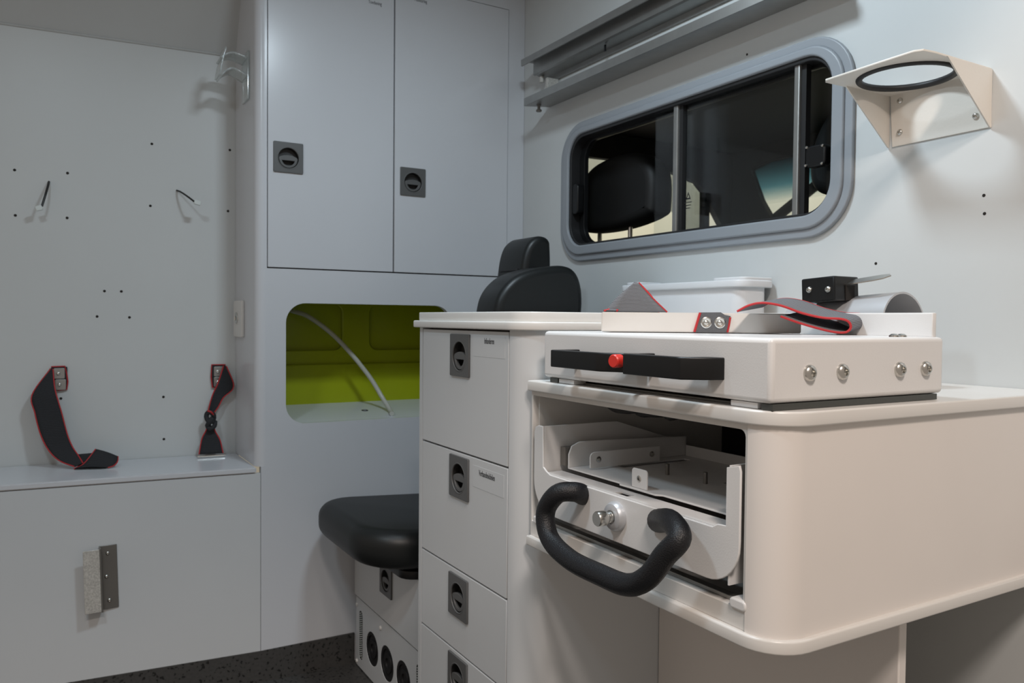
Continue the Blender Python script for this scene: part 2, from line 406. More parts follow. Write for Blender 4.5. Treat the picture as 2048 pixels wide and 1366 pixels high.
# ------------------------------------------------------------------ window
w = thing('window_1', 'sliding bulkhead window with rounded grey frame', None, (XW, 1.66, 1.24), kind='structure')
def ring(name, o, i, ro, ri, w0, w1, m, bev=.003):
    return plate(name, [rrect(o[0], o[1], o[2], o[3], ro, 10), rrect(i[0], i[1], i[2], i[3], ri, 10)], w0, w1, 'X', m, w, bev=bev, bres=2)
ring('outer_frame', (1.106, 1.243, 2.229, 1.695), (1.128, 1.265, 2.207, 1.673), .118, .098, XW-.011, XW, 'frame', .004)
ring('inner_frame', (1.126, 1.263, 2.209, 1.675), (1.157, 1.294, 2.178, 1.655), .10, .075, XW-.018, XW+.002, 'frame', .005)
ring('seal', (1.148, 1.285, 2.187, 1.664), (1.162, 1.300, 2.168, 1.645), .08, .068, XW-.010, XW+.055, 'rubber', .002)
ring('sliding_track', (1.150, 1.288, 2.185, 1.660), (1.172, 1.306, 2.140, 1.637), .08, .060, XW+.024, XW+.040, 'blackplastic', .001)
plate('pane', [rrect(1.255, 1.300, 1.775, 1.645, [0.0, .04, .04, 0.0], 6)], XW+.012, XW+.016, 'X', 'glass', w)
plate('pane', [rrect(1.165, 1.300, 1.690, 1.645, .02, 6)], XW+.042, XW+.046, 'X', 'glass', w)
for y, ww in ((1.673, .018), (1.262, .016)):
    box('mullion', XW-.004, XW+.018, y-ww/2, y+ww/2, 1.296, 1.652, 'alu', w, .003)
    box('mullion_seal', XW+.004, XW+.020, y-ww/2-.013, y-ww/2, 1.296, 1.652, 'rubber', w)
plate('latch', [rrect(2.135, 1.400, 2.170, 1.500, .014, 4)], XW-.006, XW+.020, 'X', 'blackplastic', w, bev=.004)
lt = plate('latch', [rrect(1.185, 1.405, 1.240, 1.455, .012, 4)], XW+.002, XW+.026, 'X', 'blackplastic', w, bev=.005)
for (y, z) in ((1.192, 1.409), (1.234, 1.452), (1.236, 1.411), (1.191, 1.449)):
    lathe('latch_rivet', [(0, -.001), (.004, -.001), (.003, .002), (0, .003)], (XW+.001, y, z), (-1, 0, 0), 'steel', lt, 10)
# maker's mark on the glass: a small printed triangle with lines below
mk = plate('glass_mark', [[(1.634, 1.405), (1.624, 1.385), (1.644, 1.385)], [(1.634, 1.400), (1.629, 1.389), (1.639, 1.389)]], XW+.0112, XW+.0118, 'X', 'ink', w)
for k in range(3):
    plate('glass_mark', [rrect(1.620+.003*k, 1.376-.008*k, 1.650-.002*k, 1.378-.008*k, 0)], XW+.0112, XW+.0118, 'X', 'ink', w)

# ------------------------------------------------------------------ driver's cab behind the window
cabf = plate('wall_cab_door', [[(1.556, .9), (3.44, .9), (3.44, 2.3), (1.556, 2.3)],
        [(2.15, 1.1), (2.15, 1.86), (2.35, 1.885), (2.6, 1.89), (2.95, 1.865), (3.13, 1.825), (3.185, 1.78), (3.19, 1.1)],
        [(3.225, 1.725), (3.40, 1.50), (3.40, 1.1), (3.225, 1.1)]], 3.30, 3.34, 'Y', 'cab')
tag(cabf, 'dark driver door of the cab with side glass', kind='structure')
plate('door_glass', [[(2.14, 1.09), (2.14, 1.87), (2.6, 1.90), (3.0, 1.87), (3.2, 1.79), (3.2, 1.09)]], 3.315, 3.319, 'Y', 'cabglass', cabf)
plate('wind_deflector', [[(2.14, 1.785), (2.14, 1.88), (2.6, 1.90), (3.0, 1.88), (3.2, 1.80), (3.2, 1.40), (3.02, 1.64), (2.85, 1.745), (2.5, 1.80)]], 3.35, 3.354, 'Y', 'deflector', cabf)
cabw = plate('wall_cab_windscreen', [[(-.2, .9), (3.34, .9), (3.34, 2.3), (-.2, 2.3)], [(.3, 1.15), (.12, 1.93), (3.05, 1.93), (3.17, 1.90), (3.09, 1.725), (2.97, 1.55), (2.80, 1.15)]], 3.40, 3.44, 'X', 'cab')
tag(cabw, 'dark windscreen surround of the cab', kind='structure')
plate('windscreen_glass', [[(.2, 1.1), (.05, 1.95), (3.20, 1.95), (3.19, 1.90), (3.10, 1.70), (2.80, 1.1)]], 3.415, 3.419, 'X', 'cabglass', cabw)
plate('sun_band', [[(.05, 1.70), (.05, 1.95), (3.20, 1.95), (3.10, 1.70)]], 3.421, 3.424, 'X', 'sunband', cabw)
tag(box('wall_cab_roof', 1.556, 3.75, -.2, 3.34, 2.02, 2.10, 'cab'), 'black headlining of the cab', kind='structure')
tag(box('floor_cab', 1.556, 3.75, -.2, 3.34, .86, .90, 'cab'), 'dark floor of the cab', kind='structure')
tag(box('wall_cab_passenger', 1.556, 3.75, -.24, -.2, .86, 2.10, 'cab'), 'dark passenger side of the cab', kind='structure')
tag(box('wall_garage', 5.2, 5.3, -3, 6.2, -.5, 5, 'garage'), 'cream garage wall seen through the cab windows', kind='structure')
tag(box('wall_garage_side', -1, 5.2, 6.1, 6.2, -.5, 5, 'garage'), 'cream garage side wall seen through the driver window', kind='structure')
tag(tube('windscreen_wiper', [(3.46, 3.10, 1.59), (3.46, 2.73, 1.79), (3.46, 2.45, 1.90)], .028, 'cabgrey'), 'dark wiper blade lying across the cab windscreen', 'wiper')
def headrest(y0, label):
    t = thing('cab_seat', label, 'seat', (1.66, y0, .90), group='cab seats')
    box('backrest', 1.585, 1.73, y0-.24, y0+.24, .90, 1.262, 'cab', t, .04, 4)
    ol = [(y0-.205, 1.415), (y0-.19, 1.385), (y0-.10, 1.366), (y0, 1.357), (y0+.10, 1.356), (y0+.17, 1.362), (y0+.205, 1.385), (y0+.215, 1.43), (y0+.208, 1.48), (y0+.185, 1.53), (y0+.14, 1.575), (y0+.06, 1.597), (y0-.05, 1.600), (y0-.13, 1.585), (y0-.18, 1.55), (y0-.205, 1.50)]
    ol = [(p.x, p.y) for p in cat([(a, b, 0) for a, b in ol], 3, True)]
    plate('headrest', [ol], 1.62, 1.72, 'X', 'cab', t, bev=.03, bres=4)
    for dy in (.118, -.05):
        tube('post', [(1.665, y0+dy, 1.20), (1.665, y0+dy, 1.385)], .008, 'steel', t, 10)
headrest(2.117, 'black driver seat with wide headrest on two steel posts behind the open window pane')
headrest(1.115, 'black passenger seat whose headrest is mostly hidden by the window frame')

# ------------------------------------------------------------------ bench along the side
b = thing('storage_bench', 'low white bench below the two grey wall straps', 'bench', (.0, 2.65, FZ))
bm = prism_xy([(-1.2, by(-1.2, .003)), (.552, by(.552, .003)), (.552, wy(.552)-.001), (-1.2, wy(-1.2)-.001)], .571, .588)
bmesh.ops.bevel(bm, geom=bm.edges[:], offset=.003, segments=2, affect='EDGES')
add('top_board', bm, 'lam', b, auto=True)
add('front_panel', prism_xy([(-1.2, by(-1.2)), (.5645, by(.5645)), (.5645, by(.5645)+.018), (-1.2, by(-1.2)+.018)], FZ+.005, .569), 'lam2', b)

# ------------------------------------------------------------------ tall corner cabinet
c = thing('tall_cabinet', 'tall white corner cabinet with two doors above an open green compartment', 'cabinet', (1.03, 2.64, FZ))
YC = 2.488
plate('front_panel', [[(.566, FZ+.005), (XW-.001, FZ+.005), (XW-.001, 2.299), (.578, 2.299), (.578, .589), (.566, .589)], rrect(.642, .716, 1.215, 1.097, .062, 10), [(.5835, 1.203), (1.437, 1.203), (1.437, 2.165), (.5835, 2.165)]], YC, YC+.022, 'Y', 'lam', c)
# rounded left corner and side
pts = [(.585, YC), (.585, YC+.02)]
arc = [(.578-.028*math.sin(math.radians(a)), YC+.028-.028*math.cos(math.radians(a))) for a in range(0, 91, 10)]
arci = [(.578-.016*math.sin(math.radians(a)), YC+.028-.016*math.cos(math.radians(a))) for a in range(90, -1, -10)]
add('rounded_corner', prism_xy(arc+[(.55, wy(.55)-.002), (.562, wy(.55)-.002)]+arci, .589, 2.299), 'lam', c, auto=True)
box('door_gap_shade', .575, 1.450, YC+.023, YC+.04, 1.12, 2.20, 'gap', c)  # dark sheet behind the doors, deepens the shade in their gaps
d1 = plate('door', [rrect(.586, 1.207, .9965, 2.162, .002, 2), circ(.648, 1.546, .0342, 28)], YC-.001, YC+.019, 'Y', 'lam', c, bev=.001, bres=1)
d2 = plate('door', [rrect(1.0005, 1.207, 1.434, 2.162, .002, 2), circ(1.065, 1.510, .0342, 28)], YC-.004, YC+.016, 'Y', 'lam', c, bev=.001, bres=1)
lock(d1, (.648, YC-.001, 1.548), (1, 0, 0), (0, -1, 0))
lock(d2, (1.065, YC-.004, 1.512), (1, 0, 0), (0, -1, 0))
text('label_text', 'Toediening', 'ink', d1, .0165, .62, lambda x, y, z: Vector((.907+x, YC-.0012-z, 2.078+y)))
text('label_text', 'Monitoring', 'ink', d2, .0165, .62, lambda x, y, z: Vector((1.068+x, YC-.0042-z, 2.118+y)))
# open compartment with the lime body panel behind
YB = 2.78
bm = bmesh.new()
sl = [(YC+.022, .7155), (YB, .747), (YB, .70), (YC+.022, .68)]
A = [bm.verts.new((.60, y, z)) for y, z in sl]; B = [bm.verts.new((1.44, y, z)) for y, z in sl]
bm.faces.new(A); bm.faces.new(B[::-1])
for i in range(4): bm.faces.new((A[i], A[(i+1) % 4], B[(i+1) % 4], B[i]))
add('compartment_floor', bm, 'lam', c)
box('compartment_side', .585, .60, YC+.022, YB, .690, 1.12, 'lime', c)
box('compartment_side', 1.44, 1.455, YC+.022, YB, .690, 1.12, 'lime', c)
box('compartment_top', .60, 1.44, YC+.022, YB, 1.118, 1.13, 'lime', c)
plate('body_panel', [[(.60, .73), (1.44, .73), (1.44, 1.118), (.60, 1.118)], rrect(.62, .935, .920, 1.10, .03, 5), rrect(1.024, .935, 1.42, 1.10, .03, 5)], YB, YB+.016, 'Y', 'lime', c, bev=.003, bres=2)
box('body_skin', .60, 1.44, YB+.017, YB+.025, .73, 1.118, 'lime', c)
box('body_ledge', .60, 1.44, YB-.010, YB, .73, .886, 'lime', c, .005)
lathe('grommet', [(0, 0), (.012, 0), (.012, .003), (.008, .004), (.007, .001), (0, .001)], (.953, 2.632, .7275), (0, -.10, 1), 'rubber', c, 18)
hp = cat([(0.717, 2.76, 1.083), (0.729, 2.74, 1.074), (0.776, 2.72, 1.057), (0.849, 2.7, 1.002), (0.915, 2.68, 0.931), (0.982, 2.66, 0.842), (1.017, 2.63, 0.772), (1.026, 2.58, 0.733), (1.013, 2.53, 0.726)], 6)
tag(tube('hose', hp, .0080, 'hose', None, 12), 'pale grey hose arching through the green compartment', 'hose')
# key plate on the cabinet side
kp = thing('key_switch', 'white plate with round metal key switch on the cabinet side', 'switch', (.55, 2.71, .99))
plate('plate', [rrect(2.648, .985, 2.775, 1.106, .006, 3)], .540, .550, 'X', 'cream', kp, bev=.003)
lathe('key_barrel', [(0, 0), (.019, 0), (.019, .003), (.014, .004), (.012, .002), (0, .002)], (.540, 2.722, 1.048), (-1, 0, 0), 'steel', kp, 20)
box('key_slot', .5375, .5385, 2.719, 2.725, 1.040, 1.056, 'hole', kp)
# clear acrylic holder
ah = thing('acrylic_holder', 'clear acrylic holder with hooked arms on the cabinet side', 'holder', (.55, 2.61, 1.73))
box('back_plate', .543, .549, 2.570, 2.655, 1.735, 1.885, 'acrylic', ah, .002)
def arm(z0, z1, dip):
    ps = [(.543, 2.60, z0), (.525, 2.600, z0+.004+dip*.5), (.500, 2.60, z0+.006+dip), (.478, 2.60, z0-.002+dip*.6), (.466, 2.60, z0-.010)]
    L = [(p[0], 2.575, p[2]) for p in ps]; R = [(p[0], 2.655, p[2]) for p in ps]
    bm, l, r = ribbon(L, R, .005, (0, 0, 1)); return bm
add('arm', arm(1.862, 0, .004), 'acrylic', ah, smooth=True)
add('arm', arm(1.806, 0, .012), 'acrylic', ah, smooth=True)
bm, _, _ = ribbon([(.462, 2.575, 1.80), (.468, 2.575, 1.835), (.480, 2.575, 1.885)], [(.462, 2.655, 1.80), (.468, 2.655, 1.835), (.480, 2.655, 1.885)], .005, (-1, 0, 0))
add('front_lip', bm, 'acrylic', ah, smooth=True)

# ------------------------------------------------------------------ wall straps, wires, metal bracket
def clip(parent, x, z, w=.030, h=.033):
    p = plate('clip_plate', [rrect(x-w/2, z-h/2, x+w/2, z+h/2, .003, 2)], wy(x)-.012, wy(x)-.008, 'Y', 'alu', parent, bev=.001)
    screw('screw', (x-.003, wy(x)-.012, z), (0, -1, 0), .006, 'steel', p)
s1 = thing('wall_strap', 'grey red-edged strap hanging from two clips and coiled on the bench', 'strap', (.05, 2.76, .588), group='wall straps')
plate('fixed_end', [rrect(.008, .818, .052, .892, .004, 2)], wy(.03)-.007, wy(.03)-.003, 'Y', 'webplain', s1)
tube('red_edge', [(.008, wy(.03)-.006, .892), (.045, wy(.03)-.006, .893), (.050, wy(.03)-.006, .87), (.053, wy(.03)-.006, .845), (.050, wy(.03)-.006, .820), (.024, wy(.03)-.006, .818)], .0022, 'red', s1, 6)
clip(s1, .030, .871); clip(s1, .033, .836)
strap_piece(s1, [(.007, 2.826, .887), (-.042, 2.792, .81), (-.035, 2.781, .756), (-.021, 2.77, .693), (0, 2.758, .644), (.028, 2.736, .613), (.067, 2.702, .597)],
            [(.013, 2.825, .885), (.018, 2.787, .825), (.035, 2.775, .753), (.05, 2.764, .686), (.063, 2.753, .65), (.078, 2.731, .625), (.089, 2.70, .606)], 'webdark', edge=.002)
strap_piece(s1, [(.066, 2.692, .593), (.089, 2.70, .602), (.108, 2.709, .623), (.124, 2.717, .644)], [(.154, 2.668, .592), (.171, 2.675, .596), (.182, 2.692, .605), (.185, 2.712, .617)], 'webdark', edge=.002, bulge=.004)
strap_piece(s1, [(.066, 2.690, .592), (.08, 2.72, .600), (.078, 2.74, .628)], [(.150, 2.670, .591), (.13, 2.72, .598), (.125, 2.735, .630)], 'webdark', edge=.0018, redR=False)
s2 = thing('wall_strap', 'grey red-edged strap knotted in the middle with a metal end bar', 'strap', (.46, 2.75, .588), group='wall straps')
plate('fixed_end', [rrect(.473, .815, .517, .890, .004, 2)], wy(.49)-.007, wy(.49)-.003, 'Y', 'webplain', s2)
tube('red_edge', [(.517, wy(.49)-.006, .89), (.473, wy(.49)-.006, .891), (.471, wy(.49)-.006, .85), (.475, wy(.49)-.006, .815), (.49, wy(.49)-.006, .815)], .0022, 'red', s2, 6)
clip(s2, .494, .868); clip(s2, .494, .833)
strap_piece(s2, [(.509, 2.779, .887), (.489, 2.765, .832), (.471, 2.762, .792), (.459, 2.758, .751), (.455, 2.756, .728)], [(.518, 2.778, .886), (.538, 2.761, .818), (.505, 2.759, .782), (.487, 2.756, .75), (.470, 2.755, .728)], 'webdark', edge=.002, bulge=.003)
strap_piece(s2, [(.452, 2.757, .690), (.450, 2.759, .676), (.436, 2.755, .648), (.425, 2.741, .600)], [(.474, 2.755, .690), (.478, 2.756, .672), (.492, 2.75, .642), (.499, 2.734, .600)], 'webdark', edge=.002, bulge=.003)
add('knot', bm_tube(cat([(.452, 2.752, .732), (.460, 2.745, .737), (.470, 2.747, .728), (.473, 2.752, .715), (.466, 2.744, .705), (.455, 2.746, .708), (.450, 2.752, .720)], 5, True), .0078, 8, True), 'webplain', s2, smooth=True)
add('knot', bm_tube(cat([(.453, 2.752, .690), (.458, 2.742, .705), (.468, 2.744, .717)], 5), .0085, 8), 'webplain', s2, smooth=True)
add('knot', bm_tube(cat([(.477, 2.752, .705), (.473, 2.743, .690), (.461, 2.746, .682), (.452, 2.752, .690)], 5), .0075, 8), 'webplain', s2, smooth=True)
tube('red_edge', cat([(.452, 2.742, .742), (.462, 2.736, .738), (.470, 2.742, .728)], 4), .003, 'red', s2, 6)
tube('end_bar', [(.420, 2.740, .5925), (.505, 2.733, .5925)], .0042, 'steel', s2, 10)
w1 = thing('cable_stub', 'short black cable stub with white plug hanging down from the wall', 'cable', (.006, 2.838, 1.465), group='cable stubs on the side wall')
tube('cable', cat([(.006, wy(.006)+.004, 1.465), (.003, 2.818, 1.447), (-.004, 2.798, 1.416), (-.013, 2.789, 1.381)], 5), .0035, 'wireblack', w1, 8)
box('plug', -.030, -.012, 2.784, 2.795, 1.367, 1.382, 'connector', w1, .002, 2, rot=(math.radians(-18), 'Y', (-.02, 2.79, 1.374)))
w2 = thing('cable_stub', 'short black cable stub with white plug sticking out sideways', 'cable', (.367, 2.806, 1.466), group='cable stubs on the side wall')
tube('cable', cat([(.367, wy(.367)+.004, 1.466), (.376, 2.775, 1.456), (.392, 2.744, 1.439), (.408, 2.722, 1.422)], 5), .003, 'wireblack', w2, 8)
box('plug', .408, .428, 2.715, 2.726, 1.411, 1.425, 'connector', w2, .002, 2, rot=(math.radians(12), 'Y', (.42, 2.72, 1.418)))
mb = thing('metal_bracket', 'folded metal bracket screwed to the bench front', 'bracket', (.127, 2.52, .21))
RB = (math.radians(-1.6), 'Y', (.13, 2.51, .30))
box('fixing_plate', .128, .170, by(.15)-.0055, by(.15)-.0025, .211, .394, 'dsteel', mb, .001, 1, rot=RB)
box('web', .1245, .1285, by(.127, .032), by(.127), .211, .394, 'dsteel', mb, .001, 1, rot=RB)
box('raised_flange', .083, .1245, by(.10, .034), by(.10, .031), .213, .392, 'zinc', mb, .001, 1, rot=RB)
for (x, z) in ((.144, .372), (.141, .305), (.148, .236)): screw('screw', (x, by(x)-.005, z), (0, -1, 0), .0055, 'steel', mb)

# ------------------------------------------------------------------ drawer unit
def shape_front(x0, x1, y0, y1, r, n=8):
    """plan outline, rounded only at the near front corner (x0, y0)"""
    return [(x1, y0), (x1, y1), (x0, y1)]+[(x0+r-r*math.cos(math.radians(90*i/n)), y0+r-r*math.sin(math.radians(90*i/n))) for i in range(n+1)]
du = thing('drawer_unit', 'white drawer unit with grey locks beside the folding seat', 'drawer unit', (1.1, 1.54, FZ))
sf = shape_front(.787, XW-.001, 1.29, 1.785, .058)
i0 = 2
body = [(XW-.001, 1.29), (XW-.001, 1.785), (.787, 1.785), (.787, 1.769), (.807, 1.769), (.807, 1.349)]+sf[3:]
add('body', prism_xy(body, FZ+.002, 1.030), 'lam2', du, auto=True)
box('gap_shade_sheet', .8055, .809, 1.350, 1.768, FZ+.03, 1.0295, 'gap', du)  # dark sheet on the white body, paints the shade between drawers
plate('worktop', [shape_front(.775, XW-.001, 1.278, 1.797, .065)], 1.030, 1.047, 'Z', 'cream', du, bev=.003)
ro = shape_front(.785, XW-.002, 1.290, 1.785, .055); ri = shape_front(.799, XW-.016, 1.304, 1.771, .045)
plate('rim', [ro, ri], 1.0465, 1.0665, 'Z', 'cream', du, bev=.002)
zs = [(1.026, .7575), (.7535, .4925), (.4885, .3075), (.3035, FZ+.06)]
names = ['Infunderen', 'Verbandmiddelen', None, None]
for k, (zt, zb_) in enumerate(zs):
    lz = [.971, .700, .432, .250][k]
    d = plate('drawer', [rrect(1.3525, zb_, 1.7655, zt, .002, 2), circ(1.562, lz-.002, .0342, 28)], .787, .8055, 'X', 'lam2', du, bev=.001, bres=1)
    lock(d, (.787, 1.562, lz), (0, -1, 0), (-1, 0, 0))
    if names[k]:
        y0 = 1.4525 if k == 0 else 1.472; z0 = 1.000 if k == 0 else .720
        plate('label_film', [rrect(1.366, z0-.028, 1.500, z0+.018, .001, 1)], .7866, .7871, 'X', 'label', d)
        text('label_text', names[k], 'ink', d, .0175, .56, lambda x, y, z, y0=y0, z0=z0: Vector((.7864-z, y0-x, z0+y)))

# ------------------------------------------------------------------ console with worktop
co = thing('console_cabinet', 'white wall console with rounded corner and open equipment bay', 'cabinet', (1.15, .99, .618))
YN = .690
plate('worktop', [shape_front(.793, XW-.001, .682, 1.2885, .062)], .915, .935, 'Z', 'cream', co, bev=.003)
plate('bottom_board', [shape_front(.793, XW-.001, .682, 1.2885, .062)], .617, .636, 'Z', 'cream', co, bev=.003)
r = .052
arc_o = [(.800+r-r*math.cos(math.radians(a)), YN+r-r*math.sin(math.radians(a))) for a in range(0, 91, 6)]
r2 = r-.014
arc_i = [(.800+r-r2*math.cos(math.radians(a)), YN+r-r2*math.sin(math.radians(a))) for a in range(90, -1, -6)]
add('side_panel', prism_xy(arc_o+[(XW-.001, YN), (XW-.001, YN+.014)]+arc_i, .636, .915), 'beige', co, auto=True)
plate('bay_frame', [[(.742, .636), (1.2885, .636), (1.2885, .915), (.742, .915)], rrect(.7475, .664, 1.283, .906, [.002, .010, .002, .002], 4)], .802, .816, 'X', 'cream', co, bev=.001, bres=1)
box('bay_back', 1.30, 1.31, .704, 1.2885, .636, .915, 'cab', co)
box('bay_lining', .816, 1.30, 1.281, 1.2885, .636, .915, 'cream', co)
box('support_panel', 1.130, 1.149, .735, 1.2885, FZ, .6168, 'beige', co, .002)
# bits hanging under the worktop inside the bay
for k, (x, y, r_) in enumerate([(.90, 1.20, .012), (.925, 1.15, .016), (.95, 1.10, .014), (.98, 1.17, .012)]):
    tube('cable_loom', cat([(x, y, .914), (x+.01, y-.02, .890-.004*k), (x+.015, y-.05, .886), (x+.02, y-.09, .892), (x+.03, y-.14, .914)], 4), r_*.6, 'wireblack', co, 8)
for y in (.757, 1.262):
    plate('corner_foot', [rrect(y-.018, .662, y+.012, .677, .006, 3)], .798, .830, 'X', 'powder', co, bev=.003)
box('floor_track', .815, .830, .76, 1.27, .664, .670, 'alu', co, .001)

# slide-out equipment tray in the bay
st = thing('slide_out_tray', 'white sliding equipment tray with black grab handle in the console bay', 'tray', (.95, 1.0, .664))
def face_outline():
    o = []
    o += [(1.268, .838), (1.264, .848), (1.254, .852), (1.238, .852)]
    o += [(1.236, .776), (1.226, .770), (1.212, .765), (.800, .765), (.790, .771), (.775, .772)]
    o += [(.775, .852), (.752, .858), (.7495, .850)]
    o += [(.7495, .755)]+[(.8095-.060*math.cos(math.radians(a)), .750-.060*math.sin(math.radians(a))) for a in range(10, 91, 10)]
    o += [(1.208-.0, .690)]+[(1.208+.060*math.sin(math.radians(a)), .750-.060*math.cos(math.radians(a))) for a in range(10, 91, 10)]
    return o
plate('face_plate', [face_outline()], .796, .800, 'X', 'powder', st, bev=.0012, bres=2)
plate('face_ledge', [[(.800, .776), (.836, .776), (.836, 1.232), (.800, 1.232)], [(.806, 1.000), (.822, 1.000), (.822, 1.032), (.806, 1.032)]], .7635, .7665, 'Z', 'powder', st)
plate('side_plate', [[(.800, .690), (1.14, .690), (1.14, .800), (.97, .852), (.800, .852)]], 1.2375, 1.241, 'Y', 'powder', st, bev=.0008, bres=1)
plate('side_plate', [[(.800, .690), (1.14, .690), (1.14, .855), (.800, .855)]], .770, .7735, 'Y', 'powder', st, bev=.0008, bres=1)
# inner carriage
plate('carriage_floor', [[(.838, .800), (1.13, .800), (1.13, 1.215), (.838, 1.215), (.838, 1.06), (.830, 1.05), (.830, .96), (.838, .95)], rrect(.99, .83, 1.10, .975, .004, 2), rrect(.93, 1.165, 1.10, 1.185, .003, 2)], .7725, .7755, 'Z', 'powder', st, bev=.0008, bres=1)
plate('carriage_side', [[(.838, .7755), (1.13, .7755), (1.13, .815), (.90, .822), (.862, .822), (.845, .815), (.838, .800)]], 1.212, 1.216, 'Y', 'powder', st, bev=.001, bres=1)
plate('slide_rail', [[(.834, .778), (1.13, .778), (1.13, .812), (.834, .812)]], 1.218, 1.234, 'Y', 'dsteel', st)
br = plate('mounting_bracket', [rrect(.858, .778, 1.025, .808, [.002, .010, .002, .002], 4)], 1.172, 1.175, 'Y', 'powder', st, bev=.001, bres=1)
for x in (.876, 1.003): lathe('bracket_eye', [(.0022, -.001), (.0055, -.001), (.0055, .002), (.0022, .0025), (.0022, -.001)], (x, 1.172, .794), (0, -1, 0), 'steel', br, 14)
tb = plate('front_tab', [rrect(.985, .776, 1.023, .808, [.006, .006, 0, 0], 4), circ(1.004, .792, .004, 12)], .834, .837, 'X', 'powder', st, bev=.0006, bres=1)
lathe('tab_eye', [(.003, -.001), (.0052, -.001), (.0052, .001), (.003, .0015), (.003, -.001)], (.834, 1.004, .792), (-1, 0, 0), 'steel', tb, 14)
plate('end_tab', [rrect(.838, .7755, .868, .812, [.002, .010, 0, 0], 4)], .803, .807, 'Y', 'powder', st, bev=.001, bres=1)
plate('slide_rail', [[(.836, .770), (1.13, .770), (1.13, .805), (.836, .805)]], .780, .798, 'Y', 'dsteel', st)
for (x, y) in ((.955, 1.072), (.960, .982)): tube('pin', [(x, y, .775), (x, y, .795)], .0038, 'dsteel', st, 10)
for y in (.92, .97): screw('screw', (1.127, y, .787), (-1, 0, 0), .005, 'dsteel', st)
plate('carriage_back', [[(.78, .7755), (1.21, .7755), (1.21, .797), (.78, .797)]], 1.127, 1.130, 'X', 'powder', st)
kn = lathe('knob_collar', [(0, 0), (.024, 0), (.024, .007), (.021, .012), (.016, .014), (.0115, .014), (.0105, .012), (0, .012)], (.796, 1.012, .733), (-1, 0, 0), 'silver', st, 28)
lathe('knob_pin', [(.0095, .010), (.0095, .018), (.0088, .020), (.0112, .023), (.0122, .026), (.0122, .040), (.011, .042), (0, .042)], (.796, 1.012, .733), (-1, 0, 0), 'steel', st, 24)
hpth = cat([(.799, 1.11, .748), (.775, 1.104, .757), (.752, 1.122, .752), (.745, 1.147, .716), (.74, 1.125, .676), (.735, 1.057, .659), (.735, .975, .657), (.735, .908, .661), (.735, .863, .685), (.74, .833, .724), (.750, .815, .752), (.772, .858, .762), (.799, .915, .747)], 7)
gh = tube('grab_handle', hpth, .0170, 'grip', st, 18, rfun=lambda t: .0168+.0020*max(0, 1-min(t, 1-t)/.10)*.6)

# ------------------------------------------------------------------ equipment mount lying on the console
mt = thing('equipment_mount', 'white boxy mount with twin black handles on the console worktop', 'equipment mount', (.99, .97, .935))
bm = bm_box(.800, 1.178, .704, 1.245, .9445, 1.030, .007, 3)
flat_big(add('housing', bm, 'powder', mt, auto=True))
box('rear_flange', 1.165, 1.175, .715, 1.24, 1.029, 1.067, 'powder', mt, .002)
for x in (.872, .939, 1.067, 1.130): screw('bolt', (x, .704, .983), (0, -1, 0), .0115, 'steel', mt, .0075)
for x in (1.085, 1.103): lathe('rivet', [(0, 0), (.0075, 0), (.007, .0025), (.004, .0045), (0, .005)], (x, .725, 1.030), (0, 0, 1), 'steel', mt, 16)
# sliding rails below
for y0, y1 in ((.706, .725), (1.205, 1.230)):
    r_ = plate('slide_rail', [[(.806, .9355), (1.165, .9355), (1.165, .944), (.806, .944)]], y0, y1, 'Y', 'rail', mt)
plate('base_sheet', [[(.830, .740), (1.16, .740), (1.16, 1.19), (.830, 1.19)]], .9355, .938, 'Z', 'dsteel', mt)
for y in (.757, 1.180): box('rail_block', .808, .835, y-.024, y+.024, .9355, .9435, 'powder', mt, .001)
# handles: leg, bar, slanted foot that runs back to the housing
def pull(y_leg, y_bend, y_foot, z0, z1):
    ol = [(.802, y_leg), (.750, y_leg), (.7465, y_leg-.004), (.7465, y_bend), (.7475, y_bend-.012), (.780, y_foot-.004), (.802, y_foot-.010), (.802, y_foot+.018), (.790, y_foot+.024), (.766, y_bend-.006), (.763, y_bend+.004), (.763, y_leg-.022), (.770, y_leg-.016), (.802, y_leg-.014)]
    return plate('pull_handle', [ol], z0, z1, 'Z', 'blackplastic', mt, bev=.002, bres=2)
h1 = pull(1.142, 1.012, .955, .970, .9995)
h2 = pull(.944, .828, .795, .970, 1.001)
lathe('release_button', [(0, -.004), (.0105, -.004), (.0105, .010), (.009, .012), (0, .012)], (.762, .972, .988), (-1, -.2, 0), 'redbtn', h1, 20)

# milky nylon plate lying across the mount
u = Vector((.29, -.17, 0)).normalized(); n = Vector((.506, .863, 0)).normalized()
P0 = Vector((.822, 1.096, 0)); Lp = .345
npl = thing('nylon_plate', 'thick milky white nylon plate lying across the equipment mount', 'plate', (.97, 1.04, 1.031))
bmp = prism_xy([tuple((P0)[:2]), tuple((P0+u*Lp)[:2]), tuple((P0+u*(Lp-.02)+n*.10)[:2]), tuple((P0+u*.03+n*.10)[:2])], 1.0312, 1.0652)
bmesh.ops.bevel(bmp, geom=bmp.edges[:], offset=.0015, segments=2, affect='EDGES')
add('slab', bmp, 'nylon', npl, auto=True)
